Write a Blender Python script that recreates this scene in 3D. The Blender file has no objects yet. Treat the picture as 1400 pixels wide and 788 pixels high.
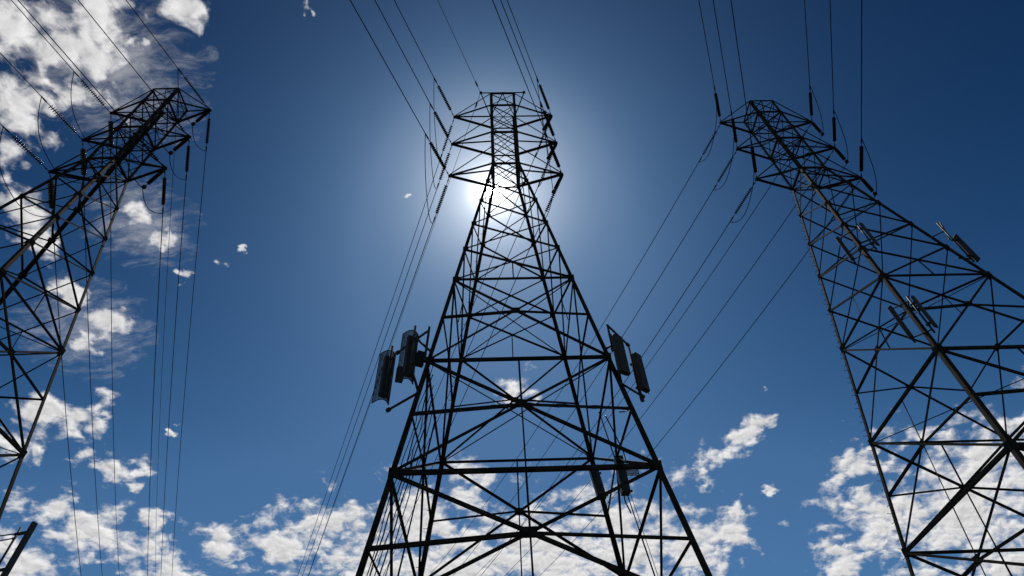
import bpy, math, random
from mathutils import Vector, Matrix

random.seed(7)
scene = bpy.context.scene
COL = scene.collection
R = math.radians
V = Vector

# ------------------------------------------------------------------ camera
EYE = 1.6                                   # eye height above the ground
PITCH, ROLL = 0.8394, -0.0503
fwd = V((0, math.cos(PITCH), math.sin(PITCH)))
up0 = V((0, -math.sin(PITCH), math.cos(PITCH)))
rt0 = V((1, 0, 0))
rt = rt0 * math.cos(ROLL) + up0 * math.sin(ROLL)
up = up0 * math.cos(ROLL) - rt0 * math.sin(ROLL)
cam_data = bpy.data.cameras.new("camera")
cam_data.sensor_width = 36.0
cam_data.lens = 818.2 / 1400 * 36.0
cam_data.clip_start = 0.05
cam_data.clip_end = 20000
cam = bpy.data.objects.new("camera", cam_data)
COL.objects.link(cam)
cam.matrix_world = Matrix((
    (rt.x, up.x, -fwd.x, 0.0),
    (rt.y, up.y, -fwd.y, 0.0),
    (rt.z, up.z, -fwd.z, EYE),
    (0, 0, 0, 1)))
scene.camera = cam
scene.view_settings.view_transform = 'Standard'
scene.view_settings.look = 'None'
scene.view_settings.exposure = 0.0
scene.view_settings.gamma = 1.0
scene.view_settings.use_curve_mapping = False
scene.cycles.max_bounces = 4
scene.cycles.diffuse_bounces = 2
scene.cycles.glossy_bounces = 2

# ------------------------------------------------------------------ sun and sky
SUN_EL, SUN_AZ = R(57.31), R(-2.35)         # azimuth from +Y towards +X
sun_dir = V((math.sin(SUN_AZ) * math.cos(SUN_EL), math.cos(SUN_AZ) * math.cos(SUN_EL), math.sin(SUN_EL)))
sd = bpy.data.lights.new("sun", 'SUN')
sd.energy = 3.0
sd.angle = R(0.53)
sd.color = (1.0, 0.95, 0.88)
sun = bpy.data.objects.new("sun", sd)
COL.objects.link(sun)
sun.rotation_euler = (-sun_dir).to_track_quat('-Z', 'Y').to_euler()
sun.location = sun_dir * 80

world = bpy.data.worlds.new("World")
scene.world = world
world.use_nodes = True
wt = world.node_tree
for n in list(wt.nodes):
    wt.nodes.remove(n)


class NT:
    """small helper to write node graphs as expressions"""
    def __init__(self, tree):
        self.t = tree

    def node(self, kind, **kw):
        n = self.t.nodes.new(kind)
        for k, v in kw.items():
            setattr(n, k, v)
        return n

    def put(self, sock, val):
        if isinstance(val, bpy.types.NodeSocket):
            self.t.links.new(val, sock)
        else:
            sock.default_value = val

    def m(self, op, a, b=None, c=None, clamp=False):
        n = self.node('ShaderNodeMath', operation=op, use_clamp=clamp)
        self.put(n.inputs[0], a)
        if b is not None:
            self.put(n.inputs[1], b)
        if c is not None:
            self.put(n.inputs[2], c)
        return n.outputs[0]

    def v(self, op, a, b=None, scale=None):
        n = self.node('ShaderNodeVectorMath', operation=op)
        self.put(n.inputs[0], a)
        if b is not None:
            self.put(n.inputs[1], b)
        if scale is not None:
            self.put(n.inputs[3], scale)
        return n.outputs[1] if op in ('LENGTH', 'DOT_PRODUCT', 'DISTANCE') else n.outputs[0]

    def step(self, x, a, b):
        n = self.node('ShaderNodeMapRange', interpolation_type='SMOOTHSTEP')
        self.put(n.inputs[0], x)
        n.inputs[1].default_value = a
        n.inputs[2].default_value = b
        return n.outputs[0]

    def noise(self, vec, scale, detail=6, rough=0.55, lac=2.1):
        n = self.node('ShaderNodeTexNoise')
        self.put(n.inputs['Vector'], vec)
        n.inputs['Scale'].default_value = scale
        n.inputs['Detail'].default_value = detail
        n.inputs['Roughness'].default_value = rough
        n.inputs['Lacunarity'].default_value = lac
        return n.outputs[0]

    def mix(self, f, a, b, blend='MIX'):
        n = self.node('ShaderNodeMix', data_type='RGBA', blend_type=blend)
        self.put(n.inputs[0], f)
        self.put(n.inputs[6], a)
        self.put(n.inputs[7], b)
        return n.outputs[2]


W = NT(wt)
sky = W.node('ShaderNodeTexSky', sky_type='NISHITA', sun_disc=False)
sky.sun_elevation = SUN_EL
sky.sun_rotation = SUN_AZ
sky.altitude = 600.0
sky.air_density = 1.0
sky.dust_density = 0.3
sky.ozone_density = 2.0
geo = W.node('ShaderNodeTexCoord')
dirv = W.v('NORMALIZE', geo.outputs['Generated'])
sep = W.node('ShaderNodeSeparateXYZ')
W.put(sep.inputs[0], dirv)
dz = W.m('MAXIMUM', sep.outputs[2], 0.0)
# the cloud layer: a gently curved sheet seen from below
DEN = 0.35
inv = W.m('DIVIDE', 1.0, W.m('ADD', dz, DEN))
pv = W.v('SCALE', dirv, scale=inv)
flat = W.node('ShaderNodeCombineXYZ')
sp = W.node('ShaderNodeSeparateXYZ')
W.put(sp.inputs[0], pv)
W.put(flat.inputs[0], sp.outputs[0])
W.put(flat.inputs[1], sp.outputs[1])
p2 = flat.outputs[0]
# cloud banks: azimuth, elevation, radius in degrees
BANKS = [
    (-66.6, 51.0, 4.6), (-65.4, 56.1, 2.7), (-63.7, 46.9, 3.25), (-61.9, 50.2, 1.7), (-60.2, 61.0, 1.89), (-59.8, 56.3, 1.4),
    (-60.1, 44.0, 1.6), (-48.0, 45.6, 1.7), (-44.4, 44.7, 1.2), (-45.1, 37.0, 2.0), (-45.6, 34.8, 1.4),
    (-55.8, 41.5, 2.1), (-53.5, 40.2, 1.75), (-48.8, 37.9, 1.6), (-45.9, 27.1, 2.54), (-45.1, 29.6, 2.35), (-42.6, 29.3, 2.04),
    (-41.2, 31.5, 1.55), (-38.4, 27.1, 1.66), (-36.2, 28.0, 1.48), (-40.4, 23.4, 2.21), (-37.2, 22.8, 3.58), (-40.8, 20.0, 3.04),
    (-30.9, 21.1, 3.49), (-33.5, 24.3, 1.59), (-43.1, 23.2, 1.52), (-40.9, 27.5, 1.3), (-35.8, 26.1, 1.13), (-27.9, 23.9, 2.24),
    (-22.4, 24.0, 3.6), (-18.6, 25.8, 3.1), (-15.0, 23.3, 3.35), (-5.7, 30.8, 2.22), (-6.8, 29.4, 2.33), (-10.6, 26.7, 3.47),
    (-5.5, 23.0, 6.3), (2.2, 23.3, 6.3), (9.4, 23.8, 5.6), (14.6, 23.0, 3.6), (18.7, 23.8, 2.53), (18.9, 29.7, 1.35),
    (20.1, 30.1, 1.6), (21.4, 30.5, 1.6), (22.7, 30.9, 1.5), (24.1, 31.2, 1.35), (25.4, 31.5, 1.2), (29.4, 25.6, 1.3), (30.8, 26.0, 1.5), (32.0, 26.2, 1.5), (33.2, 26.5, 1.2), (23.9, 26.4, 0.96), (20.3, 25.4, 1.19),
    (18.0, 27.3, 1.14), (37.0, 21.5, 5.6), (31.3, 21.9, 3.19), (40.6, 23.0, 3.8), (38.3, 17.4, 3.24), (27.2, 20.2, 2.35),
    (38.0, 26.9, 1.41), (-0.6, 38.7, 1.91), (-38.3, 45.3, 0.95), (-36.8, 47.1, 0.7), (-41.3, 42.9, 1.04), (-48.9, 58.7, 0.53),
    (-35.1, 30.9, 0.7), (27.0, 34.2, 0.59), (-44.9, 67.4, 0.85), (-15.9, 56.0, 0.6),
    # the same broken banks go on round the rest of the sky
    (-80, 50, 7), (-78, 38, 6), (-70, 28, 7), (-62, 20, 6), (-52, 15, 6), (-30, 13, 6), (-8, 14, 7), (14, 14, 6), (48, 20, 6),
    (60, 17, 6), (75, 25, 6), (95, 18, 7), (120, 30, 8), (145, 22, 7), (170, 35, 7), (-165, 20, 7), (-140, 32, 8), (-118, 22, 7), (-100, 40, 7)]
cwarp = W.node('ShaderNodeTexNoise')
W.put(cwarp.inputs['Vector'], p2)
cwarp.inputs['Scale'].default_value = 38.0
cwarp.inputs['Detail'].default_value = 3
p2c = W.v('ADD', p2, W.v('SCALE', W.v('SUBTRACT', cwarp.outputs[1], (0.5, 0.5, 0.5)), scale=0.06))
cov = None
for az, el, rad in BANKS:
    a, e = R(az), R(el)
    k = 1.0 / (math.sin(e) + DEN)
    c = (math.sin(a) * math.cos(e) * k, math.cos(a) * math.cos(e) * k, 0)
    r = math.radians(rad) * k * (1.45 if rad > 3 and el < 27 and az > -17 else 1.25 if rad > 3 and el < 27 else (1.1 if rad > 1.8 else (1.05 if rad > 1.15 else 0.8)))
    if -60 < az < -30:
        r *= 0.84
    d = W.v('DISTANCE', p2c, c)
    x = W.m('MULTIPLY_ADD', d, -1.0 / r, 1.0)
    cov = x if cov is None else W.m('MAXIMUM', cov, x)
cov = W.m('MAXIMUM', cov, -1.2)


def cloud_field(vec, detail):
    """billowy height of the cloud sheet at a point, centred on zero"""
    f1 = W.noise(vec, 18.5, detail, 0.55, 2.15)
    vo = W.node('ShaderNodeTexVoronoi', feature='F1')
    W.put(vo.inputs['Vector'], vec)
    vo.inputs['Scale'].default_value = 46.0
    return W.m('ADD', W.m('SUBTRACT', f1, 0.5), W.m('MULTIPLY', W.m('SUBTRACT', 0.42, vo.outputs['Distance']), 0.15))


warp = W.node('ShaderNodeTexNoise')
W.put(warp.inputs['Vector'], p2)
warp.inputs['Scale'].default_value = 22.0
warp.inputs['Detail'].default_value = 4
pw = W.v('ADD', p2, W.v('SCALE', W.v('SUBTRACT', warp.outputs[1], (0.5, 0.5, 0.5)), scale=0.035))
h0 = cloud_field(pw, 8)
sunp = V((sun_dir.x, sun_dir.y, 0)) / (sun_dir.z + DEN)
to_sun = W.v('NORMALIZE', W.v('SUBTRACT', tuple(sunp), p2))
h1 = cloud_field(W.v('ADD', pw, W.v('SCALE', to_sun, scale=0.0065)), 5)
dens = W.m('ADD', W.m('SUBTRACT', h0, 0.035), W.m('MULTIPLY', cov, 0.29))
alpha = W.step(dens, -0.05, 0.21)
relief = W.m('MULTIPLY', W.m('SUBTRACT', h0, h1), 1.4)
thick = W.step(dens, 0.06, 0.42)
shade = W.m('SUBTRACT', W.m('ADD', 0.75, relief), W.m('MULTIPLY', thick, 0.13))
shade = W.m('MINIMUM', W.m('MAXIMUM', shade, 0.20), 0.92)
# thin combed veil beside the big banks
vs = W.node('ShaderNodeMapping')
W.put(vs.inputs[0], pw)
vs.inputs['Rotation'].default_value = (0, 0, R(25))
vs.inputs['Scale'].default_value = (1.0, 3.2, 1.0)
vn = W.noise(vs.outputs[0], 20.0, 7, 0.68)
vcov = None
for az, el, rad in ((-60.5, 54.0, 7.0), (-46, 36, 5.0), (-47, 45, 4.5), (-15, 25, 4), (100, 30, 9), (-150, 35, 9), (160, 20, 9), (-90, 45, 8)):
    a, e = R(az), R(el)
    k = 1.0 / (math.sin(e) + DEN)
    c = (math.sin(a) * math.cos(e) * k, math.cos(a) * math.cos(e) * k, 0)
    x = W.m('MULTIPLY_ADD', W.v('DISTANCE', p2c, c), -1.0 / (math.radians(rad) * k), 1.0)
    vcov = x if vcov is None else W.m('MAXIMUM', vcov, x)
veil = W.m('MULTIPLY', W.step(W.m('MULTIPLY_ADD', vcov, 0.35, vn), 0.47, 1.0), 0.36)
alpha = W.m('MAXIMUM', alpha, W.m('MULTIPLY', veil, W.m('GREATER_THAN', vcov, 0.0)))
cl_col = W.node('ShaderNodeCombineColor')
W.put(cl_col.inputs[0], shade)
W.put(cl_col.inputs[1], W.m('MULTIPLY_ADD', shade, 0.97, 0.012))
W.put(cl_col.inputs[2], W.m('MULTIPLY_ADD', shade, 0.94, 0.035))
# sky colour
# a clear, dry sky photographed with a contrasty exposure: steeper and bluer than the raw model, the same in every direction
skysep = W.node('ShaderNodeSeparateColor')
W.put(skysep.inputs[0], sky.outputs[0])
skycmb = W.node('ShaderNodeCombineColor')
level = W.m('MINIMUM', W.m('MULTIPLY', skysep.outputs[1], 1.0 / 2.75), 1.1)
for i, (k, ga) in enumerate(((0.0185, 4.3), (0.0378, 2.4), (0.0505, 1.65))):
    W.put(skycmb.inputs[i], W.m('MULTIPLY', W.m('MULTIPLY', W.m('POWER', level, ga), skysep.outputs[i]), k))
skyc = skycmb.outputs[0]
# the sun and the bright air around it, a function of the angle from the sun only
ca = W.v('DOT_PRODUCT', dirv, tuple(sun_dir))
th = W.m('ARCCOSINE', W.m('MINIMUM', ca, 1.0))


def lobe(amp, width):
    return W.m('MULTIPLY', W.m('EXPONENT', W.m('MULTIPLY', th, -1.0 / width)), amp)


th2 = W.m('MULTIPLY', W.m('MULTIPLY', th, th), -1.0 / (0.108 * 0.108))
near = W.m('ADD', W.m('MULTIPLY', W.m('EXPONENT', th2), 0.42), W.m('ADD', lobe(60.0, 0.0060), lobe(3.2, 0.019)))
disc = W.m('MULTIPLY', W.m('SUBTRACT', 1.0, W.step(th, 0.0045, 0.0060)), 500.0)
near = W.m('ADD', near, disc)
gcol = W.v('ADD', W.v('SCALE', (0.99, 0.98, 0.975), scale=near), W.v('SCALE', (0.70, 0.84, 1.05), scale=lobe(0.14, 0.21)))
sky_all = W.mix(alpha, skyc, cl_col.outputs[0])
add = W.v('ADD', sky_all, gcol)
bg = W.node('ShaderNodeBackground')
W.put(bg.inputs['Color'], add)
bg.inputs['Strength'].default_value = 1.0
wo = W.node('ShaderNodeOutputWorld')
wt.links.new(bg.outputs[0], wo.inputs[0])


# ------------------------------------------------------------------ materials
def material(name, base, rough=0.6, metal=0.0, var=0.35, scale=3.0, spec=0.4, bump=0.0, second=None):
    mt = bpy.data.materials.new(name)
    mt.use_nodes = True
    t = NT(mt.node_tree)
    b = mt.node_tree.nodes['Principled BSDF']
    tc = t.node('ShaderNodeTexCoord')
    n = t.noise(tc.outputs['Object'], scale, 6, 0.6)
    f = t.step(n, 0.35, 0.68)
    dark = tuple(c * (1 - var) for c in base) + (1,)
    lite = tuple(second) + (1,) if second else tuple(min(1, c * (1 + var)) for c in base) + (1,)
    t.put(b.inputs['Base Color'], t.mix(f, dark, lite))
    b.inputs['Roughness'].default_value = rough
    b.inputs['Metallic'].default_value = metal
    b.inputs['Specular IOR Level'].default_value = spec
    if bump:
        bn = t.node('ShaderNodeBump')
        bn.inputs['Strength'].default_value = bump
        bn.inputs['Distance'].default_value = 0.02
        t.put(bn.inputs['Height'], t.noise(tc.outputs['Object'], scale * 8, 4, 0.6))
        t.put(b.inputs['Normal'], bn.outputs[0])
    return mt


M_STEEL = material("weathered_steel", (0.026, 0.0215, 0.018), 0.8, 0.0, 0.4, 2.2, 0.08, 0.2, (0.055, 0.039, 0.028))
M_BOLT = material("galvanised_fittings", (0.045, 0.043, 0.041), 0.9, 0.0, 0.3, 6.0, 0.04)
M_WIRE = material("conductor_wire", (0.018, 0.018, 0.020), 0.9, 0.0, 0.2, 1.0, 0.0)
M_INS = material("dull_porcelain", (0.022, 0.017, 0.016), 0.95, 0.0, 0.25, 4.0, 0.02)
M_GLAZE = material("glazed_porcelain", (0.030, 0.022, 0.020), 0.25, 0.0, 0.25, 4.0, 0.4)
M_RADOME = material("antenna_radome", (0.040, 0.042, 0.041), 0.6, 0.0, 0.12, 3.0)
M_PIPE = material("mount_pipe_steel", (0.045, 0.042, 0.04), 0.65, 0.0, 0.3, 4.0)
M_CABLE = material("black_cable_jacket", (0.02, 0.02, 0.021), 0.5, 0.0, 0.2, 4.0)
M_BOX = material("cabinet_paint", (0.032, 0.031, 0.028), 0.5, 0.0, 0.25, 3.0)
M_PLATE = material("sign_plate", (0.30, 0.31, 0.31), 0.5, 0.0, 0.2, 6.0)
M_CONC = material("concrete", (0.32, 0.30, 0.27), 0.85, 0.0, 0.25, 2.0, 0.2, 0.3)
M_GROUND = material("dry_earth_and_grass", (0.068, 0.060, 0.042), 0.95, 0.0, 0.4, 0.25, 0.1, 0.4, (0.045, 0.055, 0.022))


# ------------------------------------------------------------------ helpers
def mesh_data(name, verts, faces, mat, smooth=False):
    me = bpy.data.meshes.new(name)
    me.from_pydata([tuple(v) for v in verts], [], faces)
    me.materials.append(mat)
    if smooth:
        for p in me.polygons:
            p.use_smooth = True
    me.update()
    return me


def link(name, me, parent=None, label=None, cat=None, group=None, kind=None):
    o = bpy.data.objects.new(name, me)
    COL.objects.link(o)
    if parent is not None:
        o.parent = parent
    if label:
        o["label"] = label
    if cat:
        o["category"] = cat
    if group:
        o["group"] = group
    if kind:
        o["kind"] = kind
    return o


class Geo:
    """collects shapes into one mesh"""
    def __init__(self):
        self.v, self.f = [], []

    def add(self, vs, fs):
        b = len(self.v)
        self.v += [V(x) for x in vs]
        self.f += [tuple(i + b for i in q) for q in fs]
        return self

    def prism(self, p, q, prof, ux, uy):
        """extrude a closed profile [(a,b)] from p to q"""
        n = len(prof)
        vs = [p + ux * a + uy * b for a, b in prof] + [q + ux * a + uy * b for a, b in prof]
        fs = [(i, (i + 1) % n, n + (i + 1) % n, n + i) for i in range(n)]
        fs += [tuple(range(n))[::-1], tuple(range(n, 2 * n))]
        return self.add(vs, fs)

    def box(self, c, sx, sy, sz, rot=None):
        rot = rot or Matrix.Identity(3)
        c = V(c)
        vs = [c + rot @ V((x * sx / 2, y * sy / 2, z * sz / 2)) for z in (-1, 1) for y in (-1, 1) for x in (-1, 1)]
        return self.add(vs, [(0, 2, 3, 1), (4, 5, 7, 6), (0, 1, 5, 4), (2, 6, 7, 3), (0, 4, 6, 2), (1, 3, 7, 5)])

    def tube(self, pts, r, n=6, cap=True):
        pts = [V(p) for p in pts]
        base = len(self.v)
        prev = None
        for i, p in enumerate(pts):
            d = (pts[min(i + 1, len(pts) - 1)] - pts[max(i - 1, 0)]).normalized()
            ref = prev if prev is not None else (V((0, 0, 1)) if abs(d.z) < 0.9 else V((1, 0, 0)))
            a = (ref - d * ref.dot(d)).normalized()
            prev = a
            b = d.cross(a)
            rr = r[i] if isinstance(r, (list, tuple)) else r
            self.v += [p + (a * math.cos(2 * math.pi * k / n) + b * math.sin(2 * math.pi * k / n)) * rr for k in range(n)]
        for i in range(len(pts) - 1):
            for k in range(n):
                k2 = (k + 1) % n
                self.f.append((base + i * n + k, base + i * n + k2, base + (i + 1) * n + k2, base + (i + 1) * n + k))
        if cap:
            self.f.append(tuple(base + k for k in range(n))[::-1])
            self.f.append(tuple(base + (len(pts) - 1) * n + k for k in range(n)))
        return self

    def lathe_x(self, prof, n=12):
        """revolve [(x, r)] about the local X axis"""
        base = len(self.v)
        for x, r in prof:
            self.v += [V((x, r * math.cos(2 * math.pi * k / n), r * math.sin(2 * math.pi * k / n))) for k in range(n)]
        for i in range(len(prof) - 1):
            for k in range(n):
                k2 = (k + 1) % n
                self.f.append((base + i * n + k, base + i * n + k2, base + (i + 1) * n + k2, base + (i + 1) * n + k))
        return self

    def data(self, name, mat, smooth=False):
        return mesh_data(name, self.v, self.f, mat, smooth)


def angle_bar(g, p, q, n, w, t=None, off=0.0, flip=1):
    """an L-section bar from p to q lying on a face whose outward normal is n"""
    p, q, n = V(p), V(q), V(n)
    d = (q - p).normalized()
    n = (n - d * n.dot(d)).normalized()
    u = n.cross(d) * flip
    t = t or max(0.010, w * 0.11)
    prof = [(-w / 2, 0), (w / 2, 0), (w / 2, t), (-w / 2 + t, t), (-w / 2 + t, w * 0.78), (-w / 2, w * 0.78)]
    return g.prism(p + n * off, q + n * off, prof, u, -n)


# ------------------------------------------------------------------ ground
GS = 3000.0
gv = []
N = 24
for j in range(N + 1):
    for i in range(N + 1):
        x = (i / N * 2 - 1)
        y = (j / N * 2 - 1)
        gv.append((math.copysign(abs(x) ** 1.6, x) * GS, math.copysign(abs(y) ** 1.6, y) * GS, 0.0))
gf = [(j * (N + 1) + i, j * (N + 1) + i + 1, (j + 1) * (N + 1) + i + 1, (j + 1) * (N + 1) + i) for j in range(N) for i in range(N)]
link("ground", mesh_data("ground", gv, gf, M_GROUND), kind="structure")

# ------------------------------------------------------------------ lattice towers
# heights measured above eye level, as on the drawing of the middle tower
ZT, ZB1, ZB2, ZW = 49.01, 46.87, 42.23, 37.56
ZM1, ZM2 = 44.50, 39.90
ZP = [34.585, 31.653, 28.618, 25.721]
ZA, ZB, ZC, ZD = 22.73, 16.657, 11.002, 5.95
AT, SLOPE, ARM = 1.055, 0.1362, 4.066
DROP = 0.36


def half(z):
    if z >= ZW:
        return 1 + (AT - 1) * (z - ZW) / (ZT - ZW)
    return 1 + SLOPE * (ZW - z)


def crossing(za, zb):
    a, b = half(za), half(zb)
    return za + (zb - za) * a / (a + b)


FACES = [V((0, -1, 0)), V((1, 0, 0)), V((0, 1, 0)), V((-1, 0, 0))]


def corner(fi, side, z):
    """point of a face's edge: fi 0 front, 1 right, 2 back, 3 left; side -1/+1"""
    h = half(z)
    n = FACES[fi]
    t = V((-n.y, n.x, 0))
    return n * h + t * (side * h) + V((0, 0, z))


def make_tower(spec):
    x, y, yaw, dz = spec['pos']
    root = bpy.data.objects.new("transmission_tower", None)
    COL.objects.link(root)
    root.location = (x, y, 0)
    root.rotation_euler = (0, 0, yaw)
    root["label"] = spec['label']
    root["category"] = "pylon"
    root["group"] = "steel lattice power pylons"
    zo = EYE + dz
    rnd = random.Random(spec['seed'])
    O = V((0, 0, zo))

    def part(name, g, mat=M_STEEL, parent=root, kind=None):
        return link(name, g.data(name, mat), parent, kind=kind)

    def bar(name, p, q, n, w, off=0.0, parent=root, flip=1):
        return part(name, angle_bar(Geo(), p + O, q + O, n, w * 0.84 * rnd.uniform(0.94, 1.06), None, off, flip), parent=parent)

    zbase = -zo + 0.35
    # legs, each a long L whose corner points outward
    for sx in (-1, 1):
        for sy in (-1, 1):
            g = Geo()
            segs = [(zbase, ZB, 0.205), (ZB, ZW, 0.185), (ZW, ZT, 0.215)]
            for za, zb, w in segs:
                p = V((sx * half(za), sy * half(za), za)) + O
                q = V((sx * half(zb), sy * half(zb), zb)) + O
                t = 0.022
                prof = [(0, 0), (w, 0), (w, t), (t, t), (t, w), (0, w)]
                g.prism(p, q, prof, V((-sx, 0, 0)), V((0, -sy, 0)))
            part("leg", g)
            fg = Geo()
            hb = half(-zo + 0.1)
            fg.tube([(sx * hb, sy * hb, -0.3), (sx * hb, sy * hb, 0.42), (sx * hb, sy * hb, 0.48)], [0.55, 0.55, 0.50], 14)
            part("footing", fg, M_CONC)
    # bracing of the four faces
    narrow = [ZT, ZB1, ZM1, ZB2, ZM2, ZW]
    lower = [ZW] + ZP + [ZA]
    big = [ZA, ZB, ZC, ZD]
    for fi in range(4):
        n = FACES[fi]
        for za, zb in zip(narrow[:-1], narrow[1:]):
            bar("diagonal_brace", corner(fi, -1, za), corner(fi, 1, zb), n, 0.085, 0.006)
            bar("diagonal_brace", corner(fi, 1, za), corner(fi, -1, zb), n, 0.085, -0.012)
        for za, zb in zip(lower[:-1], lower[1:]):
            w = 0.105 + 0.02 * (ZW - za) / (ZW - ZA)
            bar("diagonal_brace", corner(fi, -1, za), corner(fi, 1, zb), n, w, 0.006)
            bar("diagonal_brace", corner(fi, 1, za), corner(fi, -1, zb), n, w, -0.014)
        for z, w in ((ZT, 0.13), (ZB1, 0.19), (ZB2, 0.19), (ZW, 0.19), (ZA, 0.13), (ZB, 0.17), (ZC, 0.20), (ZD, 0.2)):
            bar("horizontal_brace", corner(fi, -1, z), corner(fi, 1, z), n, w, 0.030)
        mids = []
        for za, zb in zip(big[:-1], big[1:]):
            w = 0.125 if za == ZA else 0.145
            bar("diagonal_brace", corner(fi, -1, za), corner(fi, 1, zb), n, w, 0.006)
            bar("diagonal_brace", corner(fi, 1, za), corner(fi, -1, zb), n, w, -0.018)
            zc = crossing(za, zb)
            mid = n * half(zc) + V((0, 0, zc))
            mids.append(mid)
            bar("horizontal_brace", corner(fi, -1, zc - DROP), mid, n, 0.155, -0.045)
            bar("horizontal_brace", mid, corner(fi, 1, zc - DROP), n, 0.115, -0.045)
            # a plate where the diagonals meet
            gg = Geo().box(mid + O - n * 0.02, *( (0.42, 0.024, 0.36) if fi % 2 == 0 else (0.024, 0.42, 0.36)))
            part("gusset_plate", gg)
        zc = crossing(ZP[3], ZA)
        bar("hanger", n * half(zc) + V((0, 0, zc)), n * half(ZA) + V((0, 0, ZA)), n, 0.07, -0.05)
        bar("hanger", n * half(ZB) + V((0, 0, ZB)), mids[1], n, 0.085, -0.06)
        bar("hanger", mids[1], n * half(ZC) + V((0, 0, ZC)), n, 0.07, -0.06)
        bar("hanger", n * half(ZC) + V((0, 0, ZC)), mids[2], n, 0.085, -0.06)
        bar("hanger", mids[2], n * half(ZD) + V((0, 0, ZD)), n, 0.07, -0.06)
        # foot panel
        zf = zbase + 0.1
        top_mid = n * half(ZD) + V((0, 0, ZD))
        bar("diagonal_brace", top_mid, corner(fi, -1, zf), n, 0.14, 0.006)
        bar("diagonal_brace", top_mid, corner(fi, 1, zf), n, 0.14, -0.018)
        # plates at the leg joints
        for z in [ZB1, ZB2, ZW] + ZP + [ZA, ZB, ZC]:
            s = 0.30 if z > ZW - 1 else (0.34 if z > ZA + 1 else 0.38)
            for side in (-1, 1):
                c = corner(fi, side, z) + O
                tdir = V((-n.y, n.x, 0))
                c = c - tdir * (side * s * 0.36) + n * 0.014
                gg = Geo().box(c, *((s * 0.9, 0.02, s) if fi % 2 == 0 else (0.02, s * 0.9, s)))
                part("gusset_plate", gg)
    # plan bracing inside the body
    for z in (ZB1, ZB2, ZW, ZA, ZB):
        h = half(z) - 0.05
        bar("plan_brace", V((-h, -h, z - 0.03)), V((h, h, z - 0.03)), V((0, 0, 1)), 0.075)
        bar("plan_brace", V((-h, h, z - 0.06)), V((h, -h, z - 0.06)), V((0, 0, 1)), 0.075)
    # top frame
    for s in (-1, 1):
        bar("plan_brace", V((0, -AT, ZT + 0.02)), V((s * AT, AT, ZT + 0.02)), V((0, 0, 1)), 0.09)
    if spec.get('ears'):
        bar("horizontal_brace", V((-1.86, -AT - 0.06, ZT + 0.05)), V((1.86, -AT - 0.06, ZT + 0.05)), V((0, 0, 1)), 0.12)
        for s in (-1, 1):
            bar("peak_strut", V((s * 1.82, -AT, ZT + 0.08)), V((s * AT, AT, ZT + 0.03)), V((0, 0, 1)), 0.10)
            gg = Geo().box(V((s * 1.84, -AT - 0.06, ZT + 0.08)) + O, 0.22, 0.16, 0.22)
            part("peak_bracket", gg)
        gg = Geo().box(V((0, -AT - 0.06, ZT + 0.0)) + O, 0.34, 0.05, 0.26)
        part("gusset_plate", gg)
    # crossarms
    tips = {}
    for lev, zb, zt in ((1, ZB1, ZT), (2, ZB2, ZM1), (3, ZW, ZM2)):
        for s, nm in ((-1, 'L'), (1, 'R')):
            tip = V((s * ARM, 0, zb))
            tips[nm + str(lev)] = root_point(spec, tip + O)
            g = Geo()
            g.box(tip + O + V((-s * 0.08, 0, -0.02)), 0.34, 0.06, 0.30)
            g.box(tip + O + V((-s * 0.04, 0, 0.0)), 0.22, 0.26, 0.05)
            arm = part("crossarm", g)
            for sy in (-1, 1):
                hb, ht = half(zb), half(zt)
                bar("lower_chord", V((s * hb, sy * hb, zb)), tip + V((0, sy * 0.06, 0)), V((0, sy, 0)), 0.215, 0.0, arm, flip=s * sy)
                bar("upper_chord", V((s * ht, sy * ht, zt)), tip + V((0, sy * 0.05, 0.10)), V((0, sy, 0)), 0.125, 0.0, arm, flip=s * sy)
    # climbing pegs up one leg
    if spec.get('pegs'):
        sx, sy = spec['pegs']
        g = Geo()
        z = zbase + 2.5
        k = 0
        while z < ZT - 0.5:
            h = half(z)
            c = V((sx * h, sy * h, z)) + O
            if k % 2:
                g.tube([c, c + V((sx * 0.20, 0, 0.0)), c + V((sx * 0.205, 0, 0.04))], 0.014, 5)
            else:
                g.tube([c, c + V((0, sy * 0.20, 0.0)), c + V((0, sy * 0.205, 0.04))], 0.014, 5)
            z += 0.42
            k += 1
        part("climbing_pegs", g, M_BOLT, kind="stuff")
    return root, tips


def root_point(spec, p):
    x, y, yaw, dz = spec['pos']
    c, s = math.cos(yaw), math.sin(yaw)
    return V((c * p.x - s * p.y + x, s * p.x + c * p.y + y, p.z))


TOWERS = [
    dict(pos=(-0.024, 22.764, 0.0419, 0.0), seed=1, ears=True, pegs=(-1, 1),
         label="dark steel lattice pylon carrying grid antennas and broad panel antennas, sun behind its top",
         nick="sun-backed pylon", sides={'L': "grid-antenna side", 'R': "panel-antenna side"},
         win=(199.44, -0.055, 0.0002), wout=(-24.46, -0.2206, 0.00035), hang=(-0.85, 0.0, -2.3)),
    dict(pos=(23.132, 25.247, 0.0425, 1.382), seed=2, pegs=(-1, 1),
         label="steel lattice pylon with climbing pegs and slim antennas clamped round its legs",
         nick="slim-antenna pylon", sides={'L': "side facing next pylon", 'R': "outer side"},
         win=(200.03, -0.0287, 0.0001), wout=(-24.07, -0.1689, 0.0014), hang=(0.0, 0.0, -2.3)),
    dict(pos=(-28.330, 21.163, 0.0232, 0.752), seed=3,
         label="brownish steel lattice pylon standing in front of broken white clouds",
         nick="cloud-backed pylon", big='L', sides={'L': "outer side", 'R': "side facing next pylon"},
         win=(198.6, 0.0114, 0.0), wout=(-23.18, -0.1207, 0.00055), hang=(-0.55, 0.0, -2.5)),
]

# ------------------------------------------------------------------ insulators, wires, jumpers
STR = 3.75


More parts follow.
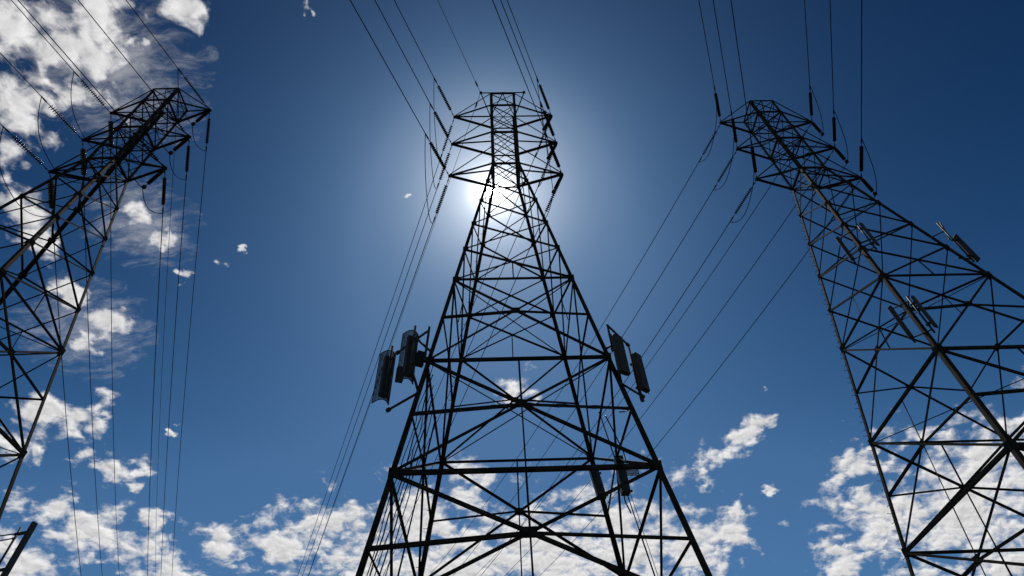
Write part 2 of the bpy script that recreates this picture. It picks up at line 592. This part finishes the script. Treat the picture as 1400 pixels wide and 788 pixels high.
def disc_profile(x0, x1, n, r):
    prof = []
    s = (x1 - x0) / n
    for i in range(n):
        a = x0 + i * s
        prof += [(a, 0.035), (a + s * 0.25, 0.045), (a + s * 0.42, r), (a + s * 0.55, r), (a + s * 0.62, 0.06), (a + s, 0.035)]
    return prof


g = Geo().lathe_x(disc_profile(0.72, 3.02, 16, 0.135), 12)
ME_DISC = g.data("insulator_discs", M_INS, True)
g = Geo().lathe_x(disc_profile(0.72, 3.02, 14, 0.20), 14)
ME_DISC_B = g.data("insulator_discs", M_GLAZE, True)
g = Geo().tube([(0, 0, 0), (0.24, 0, 0), (0.26, 0, 0), (0.38, 0, 0), (0.40, 0, 0), (0.74, 0, 0)], [0.026, 0.026, 0.05, 0.05, 0.026, 0.026], 6)
ME_LINK = g.data("shackle_link", M_BOLT)
g = Geo().tube([(3.0, 0, 0), (3.28, 0, 0), (3.32, 0, 0), (3.45, 0, 0), (3.80, 0, 0)], [0.026, 0.026, 0.055, 0.06, 0.04], 8)
ME_CLAMP = g.data("dead_end_clamp", M_BOLT)
g = Geo().lathe_x(disc_profile(0.18, 1.86, 12, 0.135), 12)
ME_DISC_S = g.data("insulator_discs", M_INS, True)
g = Geo().tube([(0, 0, 0), (0.20, 0, 0)], 0.026, 6)
ME_LINK_S = g.data("shackle_link", M_BOLT)
g = Geo().tube([(1.84, 0, 0), (2.14, 0, 0), (2.16, 0, 0), (2.34, 0, 0), (2.42, 0, 0)], [0.026, 0.026, 0.14, 0.15, 0.03], 10)
ME_WEIGHT = g.data("hanging_weight", M_BOLT)


def along(direction):
    return direction.to_track_quat('X', 'Z').to_euler()


def insulator(p, direction, label, hanging=False, length=1.0, big=False):
    e = bpy.data.objects.new("insulator_string", None)
    COL.objects.link(e)
    e.location = p
    e.rotation_euler = along(direction)
    e.scale = (length, 1, 1)
    e["label"] = label
    e["category"] = "insulator"
    e["group"] = "insulator strings on the pylon arms"
    link("insulator_discs", ME_DISC_S if hanging else (ME_DISC_B if big else ME_DISC), e, kind="stuff")
    link("shackle_link", ME_LINK_S if hanging else ME_LINK, e)
    if hanging:
        link("hanging_weight", ME_WEIGHT, e)
    else:
        link("dead_end_clamp", ME_CLAMP, e)
    return e


def wire_curve(p, prm, xs):
    az, s0, q = prm
    a = R(az)
    d = V((math.sin(a), math.cos(a), 0))
    return [p + d * x + V((0, 0, s0 * x + q * x * x)) for x in xs]


def ramp(a, b, n, power=1.6):
    return [a + (b - a) * (i / n) ** power for i in range(n + 1)]


def span(name, p, prm, start, reach, label, r=0.03, group="conductors strung between pylons"):
    pts = wire_curve(p, prm, ramp(start, reach, 26))
    link(name, Geo().tube(pts, r, 6).data(name, M_WIRE, True), label=label, cat="power line", group=group)


LEV = {'1': "top", '2': "middle", '3': "lowest"}
roots = []
for T in TOWERS:
    root, tips = make_tower(T)
    roots.append(root)
    for key, tip in tips.items():
        where = f"{LEV[key[1]]} crossarm, {T['sides'][key[0]]}, {T['nick']}"
        tip = tip + V((0, 0, -0.05))
        bigd = T.get('big') == key[0]
        ci = wire_curve(tip, T['win'], [0, STR])[1]
        co = wire_curve(tip, T['wout'], [0, STR])[1]
        insulator(tip, ci - tip, f"insulator string of overhead span on {where}", big=bigd)
        insulator(tip, co - tip, f"insulator string of receding span on {where}", big=bigd)
        span("power_line", tip, T['win'], STR, 150, f"overhead conductor from {where}")
        span("power_line", tip, T['wout'], STR, 190, f"conductor receding towards horizon from {where}")
        if key[0] == 'R':
            hv = V(T['hang'])
            he = tip + hv
            insulator(tip, hv, f"short hanging jumper insulator under {where}", True, hv.length / 2.4)
            pts = []
            for i in range(13):
                s = i / 12
                q = ci.lerp(he, s)
                q.z = ci.z + (he.z - ci.z) * (1 - (1 - s) ** 2.0) - 0.35 * math.sin(math.pi * s)
                pts.append(q)
            for i in range(1, 13):
                s = i / 12
                q = he.lerp(co, s)
                q.z = he.z + (co.z - he.z) * s ** 2.0 - 0.35 * math.sin(math.pi * s)
                pts.append(q)
        else:
            pts = []
            for i in range(25):
                s = i / 24
                q = ci.lerp(co, s)
                q.z -= 2.3 * (1 - abs(2 * s - 1) ** 2.6)
                pts.append(q)
        link("jumper_cable", Geo().tube(pts, 0.026, 6).data("jumper_cable", M_WIRE, True),
             label=f"looped jumper cable under {where}", cat="cable", group="jumper loops under the crossarms")

# shield wires
ear = root_point(TOWERS[0], V((-1.86, -AT - 0.06, ZT + EYE + 0.08)))
span("shield_wire", ear, TOWERS[0]['win'], 0.1, 150, "thin shield wire overhead from peak bracket of sun-backed pylon", 0.02, "shield wires")
span("shield_wire", ear, TOWERS[0]['wout'], 0.1, 190, "thin shield wire receding from peak bracket of sun-backed pylon", 0.02, "shield wires")
tr = root_point(TOWERS[2], V((AT, -AT, ZT + EYE + 0.752)))
span("shield_wire", tr, TOWERS[2]['wout'], 0.1, 190, "thin shield wire receding from top corner of cloud-backed pylon", 0.02, "shield wires")
# armour sleeves on the middle pylon's shield wire
for prm, (a, b), lab in ((TOWERS[0]['win'], (0.6, 1.1), "overhead"), (TOWERS[0]['wout'], (0.8, 1.3), "receding")):
    pts = wire_curve(ear, prm, [a, (a + b) / 2, b])
    link("wire_clamp", Geo().tube(pts, [0.05, 0.075, 0.05], 8).data("wire_clamp", M_BOLT),
         label=f"small dark clamp on {lab} shield wire near peak bracket", cat="clamp", group="shield wire clamps")


# ------------------------------------------------------------------ antennas
def radome_mesh(w, d, h):
    prof = []
    n = 5
    rr = min(w, d) * 0.32
    for cx, cy, a0 in ((w / 2 - rr, d / 2 - rr, 0), (-w / 2 + rr, d / 2 - rr, 90), (-w / 2 + rr, -d / 2 + rr, 180), (w / 2 - rr, -d / 2 + rr, 270)):
        for k in range(n):
            a = R(a0 + 90 * k / (n - 1))
            prof.append((cx + rr * math.cos(a), cy + rr * math.sin(a)))
    g = Geo()
    m = len(prof)
    rings = [(-h / 2, 0.93), (-h / 2 + 0.03, 1.0), (h / 2 - 0.03, 1.0), (h / 2, 0.93)]
    for z, s in rings:
        g.v += [V((x * s, y * s, z)) for x, y in prof]
    for i in range(len(rings) - 1):
        for k in range(m):
            k2 = (k + 1) % m
            g.f.append((i * m + k, i * m + k2, (i + 1) * m + k2, (i + 1) * m + k))
    g.f.append(tuple(range(m))[::-1])
    g.f.append(tuple(range(3 * m, 4 * m)))
    return g


def antenna(name, pos, yaw, w, d, h, label, group, mat=M_RADOME, pipe_extra=(0.4, 0.3), pipe_off=0.32, grid=False):
    """panel antenna on its own pole; local -Y is the front"""
    e = bpy.data.objects.new(name, None)
    COL.objects.link(e)
    e.location = pos
    e.rotation_euler = (0, 0, yaw)
    e["label"] = label
    e["category"] = "antenna"
    e["group"] = group
    link("radome", radome_mesh(w, d, h).data("radome", mat), e)
    link("mast_pipe", Geo().tube([(0, pipe_off, -h / 2 - pipe_extra[1]), (0, pipe_off, h / 2 + pipe_extra[0])], 0.05, 10).data("mast_pipe", M_PIPE, True), e)
    for s in (-1, 1):
        g = Geo().box((0, (pipe_off + d / 2) / 2 + 0.02, s * h * 0.33), 0.12, pipe_off - d / 2 + 0.14, 0.10)
        g.box((0, pipe_off, s * h * 0.33), 0.17, 0.17, 0.06)
        link("bracket", g.data("bracket", M_PIPE), e)
    for s in (-0.4, 0.0, 0.4):
        g = Geo().tube([(s * w, 0, -h / 2), (s * w, 0, -h / 2 - 0.09)], 0.02, 8)
        link("cable_socket", g.data("cable_socket", M_BOLT), e)
    if grid:
        g = Geo()
        H, Wd = h + 0.62, w + 0.22

        def sheet(u, v):
            return V((u * Wd / 2 + 0.05, 0.16 - 0.34 * u * u - 0.06 * u, v * H / 2))
        for i in range(19):
            u = -1 + 2 * i / 18
            g.tube([sheet(u, -1), sheet(u, 1)], 0.011, 4)
        nr = 70
        for j in range(nr + 1):
            v = -1 + 2 * j / nr
            g.tube([sheet(-1 + 2 * k / 6, v) for k in range(7)], 0.010 if j % nr else 0.022, 4)
        for s in (-1, 1):
            g.tube([sheet(s, -1), sheet(s, 1)], 0.018, 5)
        link("grid_reflector", g.data("grid_reflector", M_PIPE), e, kind="stuff")
    return e


def mount(label, bars, r=0.05):
    """a welded pipe frame that carries antennas"""
    e = bpy.data.objects.new("antenna_mount", None)
    COL.objects.link(e)
    o = V(bars[0][0])
    e.location = o
    e["label"] = label
    e["category"] = "mount"
    e["group"] = "antenna mounting frames"
    for k, (p, q) in enumerate(bars):
        p, q = V(p) - o, V(q) - o
        link("mount_pipe", Geo().tube([p, q], r, 10).data("mount_pipe", M_PIPE, True), e)
        d = (q - p).normalized()
        link("pipe_collar", Geo().tube([q - d * 0.10, q + d * 0.05], r * 1.7, 8).data("pipe_collar", M_PIPE), e)
    return e


E_ = EYE
# the middle pylon, left front leg: two antennas with wire grids
GRP = "antennas clamped to the pylon legs"
antenna("grid_antenna", (-4.36, 18.5, 16.72 + E_), R(205), 0.44, 0.30, 2.05,
        "dark antenna with curved wire grid, set tight against pylon leg", GRP, mat=M_BOX, pipe_off=0.34, grid=True)
antenna("grid_antenna", (-5.48, 19.45, 16.50 + E_), R(205), 0.44, 0.30, 2.05,
        "dark antenna with curved wire grid, outermost on its pipe frame", GRP, mat=M_BOX, pipe_off=0.34, grid=True)
mount("pipe frame holding the two wire-grid antennas to the pylon leg", [
    ((-3.72, 18.62, 18.25 + E_), (-5.30, 19.95, 18.25 + E_)),
    ((-3.95, 18.80, 15.00 + E_), (-5.30, 19.80, 15.00 + E_)),
    ((-3.62, 18.95, 17.35 + E_), (-4.30, 19.05, 18.22 + E_)),
    ((-3.68, 18.55, 18.40 + E_), (-3.78, 18.70, 16.60 + E_)),
    ((-3.90, 18.70, 14.95 + E_), (-4.45, 19.30, 16.90 + E_))], 0.055)
for i, (bx, by, bz) in enumerate(((-3.98, 18.75, 16.75), (-4.86, 19.2, 16.35))):
    g = Geo().box((0, 0, 0), 0.30, 0.22, 0.72)
    e = bpy.data.objects.new("radio_unit", None)
    COL.objects.link(e)
    e.location = (bx, by, bz + E_)
    e.rotation_euler = (0, 0, R(25))
    e["label"] = ("dark radio box fixed to leg beside inner wire-grid antenna", "dark radio box on frame between the two wire-grid antennas")[i]
    e["category"] = "radio unit"
    e["group"] = "radio boxes"
    link("housing", g.data("housing", M_BOX), e)
    for k in range(5):
        link("cooling_fin", Geo().box((-0.12 + 0.06 * k, -0.13, 0), 0.012, 0.05, 0.66).data("cooling_fin", M_BOX), e)
# right front leg: two broad panels on a horizontal frame
antenna("panel_antenna", (4.33, 18.72, 16.42 + E_), R(30), 0.50, 0.24, 2.0,
        "broad grey panel antenna beside the pylon leg", GRP, pipe_off=0.30)
antenna("panel_antenna", (5.28, 19.85, 16.36 + E_), R(42), 0.46, 0.24, 1.95,
        "broad grey panel antenna at outer end of its pipe frame", GRP, pipe_off=0.30)
mount("pipe frame holding the two broad grey panel antennas", [
    ((4.02, 18.62, 18.05 + E_), (5.06, 19.98, 18.05 + E_)),
    ((4.10, 18.80, 15.00 + E_), (5.10, 19.75, 15.00 + E_)),
    ((3.86, 19.02, 17.05 + E_), (4.20, 18.95, 17.20 + E_)),
    ((4.05, 18.70, 18.10 + E_), (4.12, 18.95, 16.9 + E_)),
    ((5.06, 19.98, 18.10 + E_), (5.12, 20.05, 15.05 + E_))], 0.05)
# slim antennas on the right-hand pylon
for pos, yaw, lab in (
        ((20.10, 23.00, 27.72), R(-40), "slim grey antenna on upper part of leg, facing next pylon"),
        ((21.20, 22.00, 27.72), R(20), "slim grey antenna on upper part of leg, inside the front face"),
        ((19.08, 21.72, 20.27), R(-40), "slim dark antenna lower on leg, facing next pylon"),
        ((19.97, 21.05, 20.27), R(20), "slim dark antenna lower on leg, inside the front face")):
    antenna("panel_antenna", (pos[0], pos[1], pos[2] + E_), yaw, 0.22, 0.12, 2.1, lab, GRP, pipe_extra=(0.2, 0.2), pipe_off=0.22)
mount("short pipes joining the two upper slim antennas to leg", [
    ((21.15, 22.18, 28.72 + E_), (20.20, 23.10, 28.72 + E_)), ((21.15, 22.18, 26.72 + E_), (20.20, 23.10, 26.72 + E_))], 0.035)
mount("short pipes joining the two lower slim antennas to leg", [
    ((19.95, 21.25, 21.25 + E_), (19.15, 21.85, 21.25 + E_)), ((19.95, 21.25, 19.25 + E_), (19.15, 21.85, 19.25 + E_))], 0.035)
antenna("panel_antenna", (26.92, 22.85, 27.0 + E_), R(95), 0.30, 0.14, 2.3,
        "dark antenna held off the outer leg on a stand-off frame", GRP, pipe_extra=(1.35, 0.15), pipe_off=0.34)
mount("stand-off frame on outer leg of slim-antenna pylon", [
    ((25.55, 22.92, 28.20 + E_), (26.62, 22.88, 28.72 + E_)), ((25.82, 22.8, 26.05 + E_), (26.62, 22.88, 26.05 + E_)),
    ((26.85, 22.86, 29.60 + E_), (26.55, 22.9, 28.0 + E_))], 0.04)
# the left-hand pylon
antenna("panel_antenna", (-22.42, 25.55, 12.75 + E_), R(75), 0.28, 0.14, 2.5,
        "long dark antenna on stand-off pipes beside leg of cloud-backed pylon", GRP, pipe_extra=(-0.10, 1.0), pipe_off=0.72)
mount("stand-off pipes beside leg of cloud-backed pylon", [
    ((-24.25, 25.65, 13.45 + E_), (-23.12, 25.74, 13.62 + E_)), ((-24.28, 25.68, 13.20 + E_), (-23.12, 25.74, 13.40 + E_)),
    ((-24.05, 25.8, 11.6 + E_), (-23.12, 25.74, 11.6 + E_))], 0.03)

# ------------------------------------------------------------------ cabinets, plate and cables on the middle pylon
for i, (c, sz, lean, lab) in enumerate((
        ((3.66, 26.55, 15.15), (0.42, 0.30, 1.65), -0.14, "tall dark equipment cabinet fixed to rear leg under the crossbar"),
        ((4.20, 22.72, 13.25), (0.34, 0.40, 1.65), -0.03, "dark equipment cabinet on side bracing beside slatted plate"))):
    e = bpy.data.objects.new("equipment_cabinet", None)
    COL.objects.link(e)
    e.location = (c[0], c[1], c[2] + E_)
    e.rotation_euler = (0, lean, 0.04)
    e["label"] = lab
    e["category"] = "cabinet"
    e["group"] = "equipment cabinets on the pylon"
    link("housing", Geo().box((0, 0, 0), *sz).data("housing", M_BOX), e)
    link("door", Geo().box((0, -sz[1] / 2 - 0.012, 0), sz[0] * 0.86, 0.024, sz[2] * 0.9).data("door", M_BOX), e)
    for s in (-1, 1):
        link("bracket", Geo().box((sz[0] * 0.3, sz[1] / 2 + 0.05, s * sz[2] * 0.36), 0.5, 0.10, 0.07).data("bracket", M_PIPE), e)
    link("conduit", Geo().tube([(-0.1, 0, -sz[2] / 2), (-0.1, 0, -sz[2] / 2 - 0.35), (0.05, 0.1, -sz[2] / 2 - 0.8)], 0.03, 8).data("conduit", M_CABLE, True), e)
e = bpy.data.objects.new("slatted_plate", None)
COL.objects.link(e)
e.location = (4.58, 22.60, 13.35 + E_)
e.rotation_euler = (R(-8), 0, R(6))
e["label"] = "small pale slatted plate beside the cabinet under the crossbar"
e["category"] = "plate"
for k in range(6):
    link("slat", Geo().box((0, 0, -0.20 + k * 0.08), 0.62, 0.02, 0.05).data("slat", M_PLATE), e)
for s in (-1, 1):
    link("frame_post", Geo().box((s * 0.32, 0.02, 0), 0.03, 0.03, 0.52).data("frame_post", M_PIPE), e)

rc = random.Random(5)


def leg_line(spec, sx, sy, z, ix, iy):
    h = half(z)
    return root_point(spec, V((sx * (h - ix), sy * (h - iy), z + EYE + spec['pos'][3])))


for k in range(5):
    pts = []
    z = 16.5 - 0.6 * k
    ix, iy = 0.30 + 0.13 * k, 0.06 + 0.05 * (k % 3)
    while z > -1.3:
        pts.append(leg_line(TOWERS[0], -1, -1, z, ix + rc.uniform(-0.05, 0.05), iy + rc.uniform(-0.02, 0.02)))
        z -= 0.8
    link("feeder_cable", Geo().tube(pts, 0.024 if k % 2 else 0.017, 6).data("feeder_cable", M_CABLE, True),
         label="black feeder cable running down inside the pylon leg below the grid antennas", cat="cable", group="feeder cables down the leg")
# bundle tied along the crossbar of the front face
zc = crossing(ZB, ZC)
for k in range(3):
    pts = []
    for i in range(31):
        s = -1 + 2 * i / 30
        h = half(zc - DROP * abs(s))
        q = V((s * h * 0.97, -h - 0.05, zc - DROP * abs(s) - 0.05 - 0.04 * k + 0.035 * math.sin(i * 1.3 + k * 2) + EYE))
        pts.append(root_point(TOWERS[0], q))
    link("feeder_cable", Geo().tube(pts, 0.02, 6).data("feeder_cable", M_CABLE, True),
         label="black cable tied along the crossbar between the antenna groups", cat="cable", group="cables along the crossbar")
# loops by the panel antennas
for a, b, sag, lab in (((4.12, 18.95, 15.3), (3.9, 19.2, 13.9), 0.5, "black cable loop hanging below the broad panel antennas"),
                       ((3.3, 18.9, 13.55), (4.15, 22.4, 13.9), 0.9, "black cable looping from crossbar back to the cabinet")):
    pts = []
    for i in range(13):
        s = i / 12
        q = V(a).lerp(V(b), s) + V((0.35 * math.sin(math.pi * s), 0, -sag * math.sin(math.pi * s)))
        pts.append(q + V((0, 0, E_)))
    link("cable_loop", Geo().tube(pts, 0.024, 6).data("cable_loop", M_CABLE, True), label=lab, cat="cable")
link("drop_cable", Geo().tube([(4.30, 22.65, 13.1 + E_), (4.75, 22.4, 9.0 + E_), (5.2, 22.3, 0.05)], 0.012, 6).data("drop_cable", M_CABLE, True),
     label="thin straight cable dropping from the slatted plate to the ground", cat="cable")
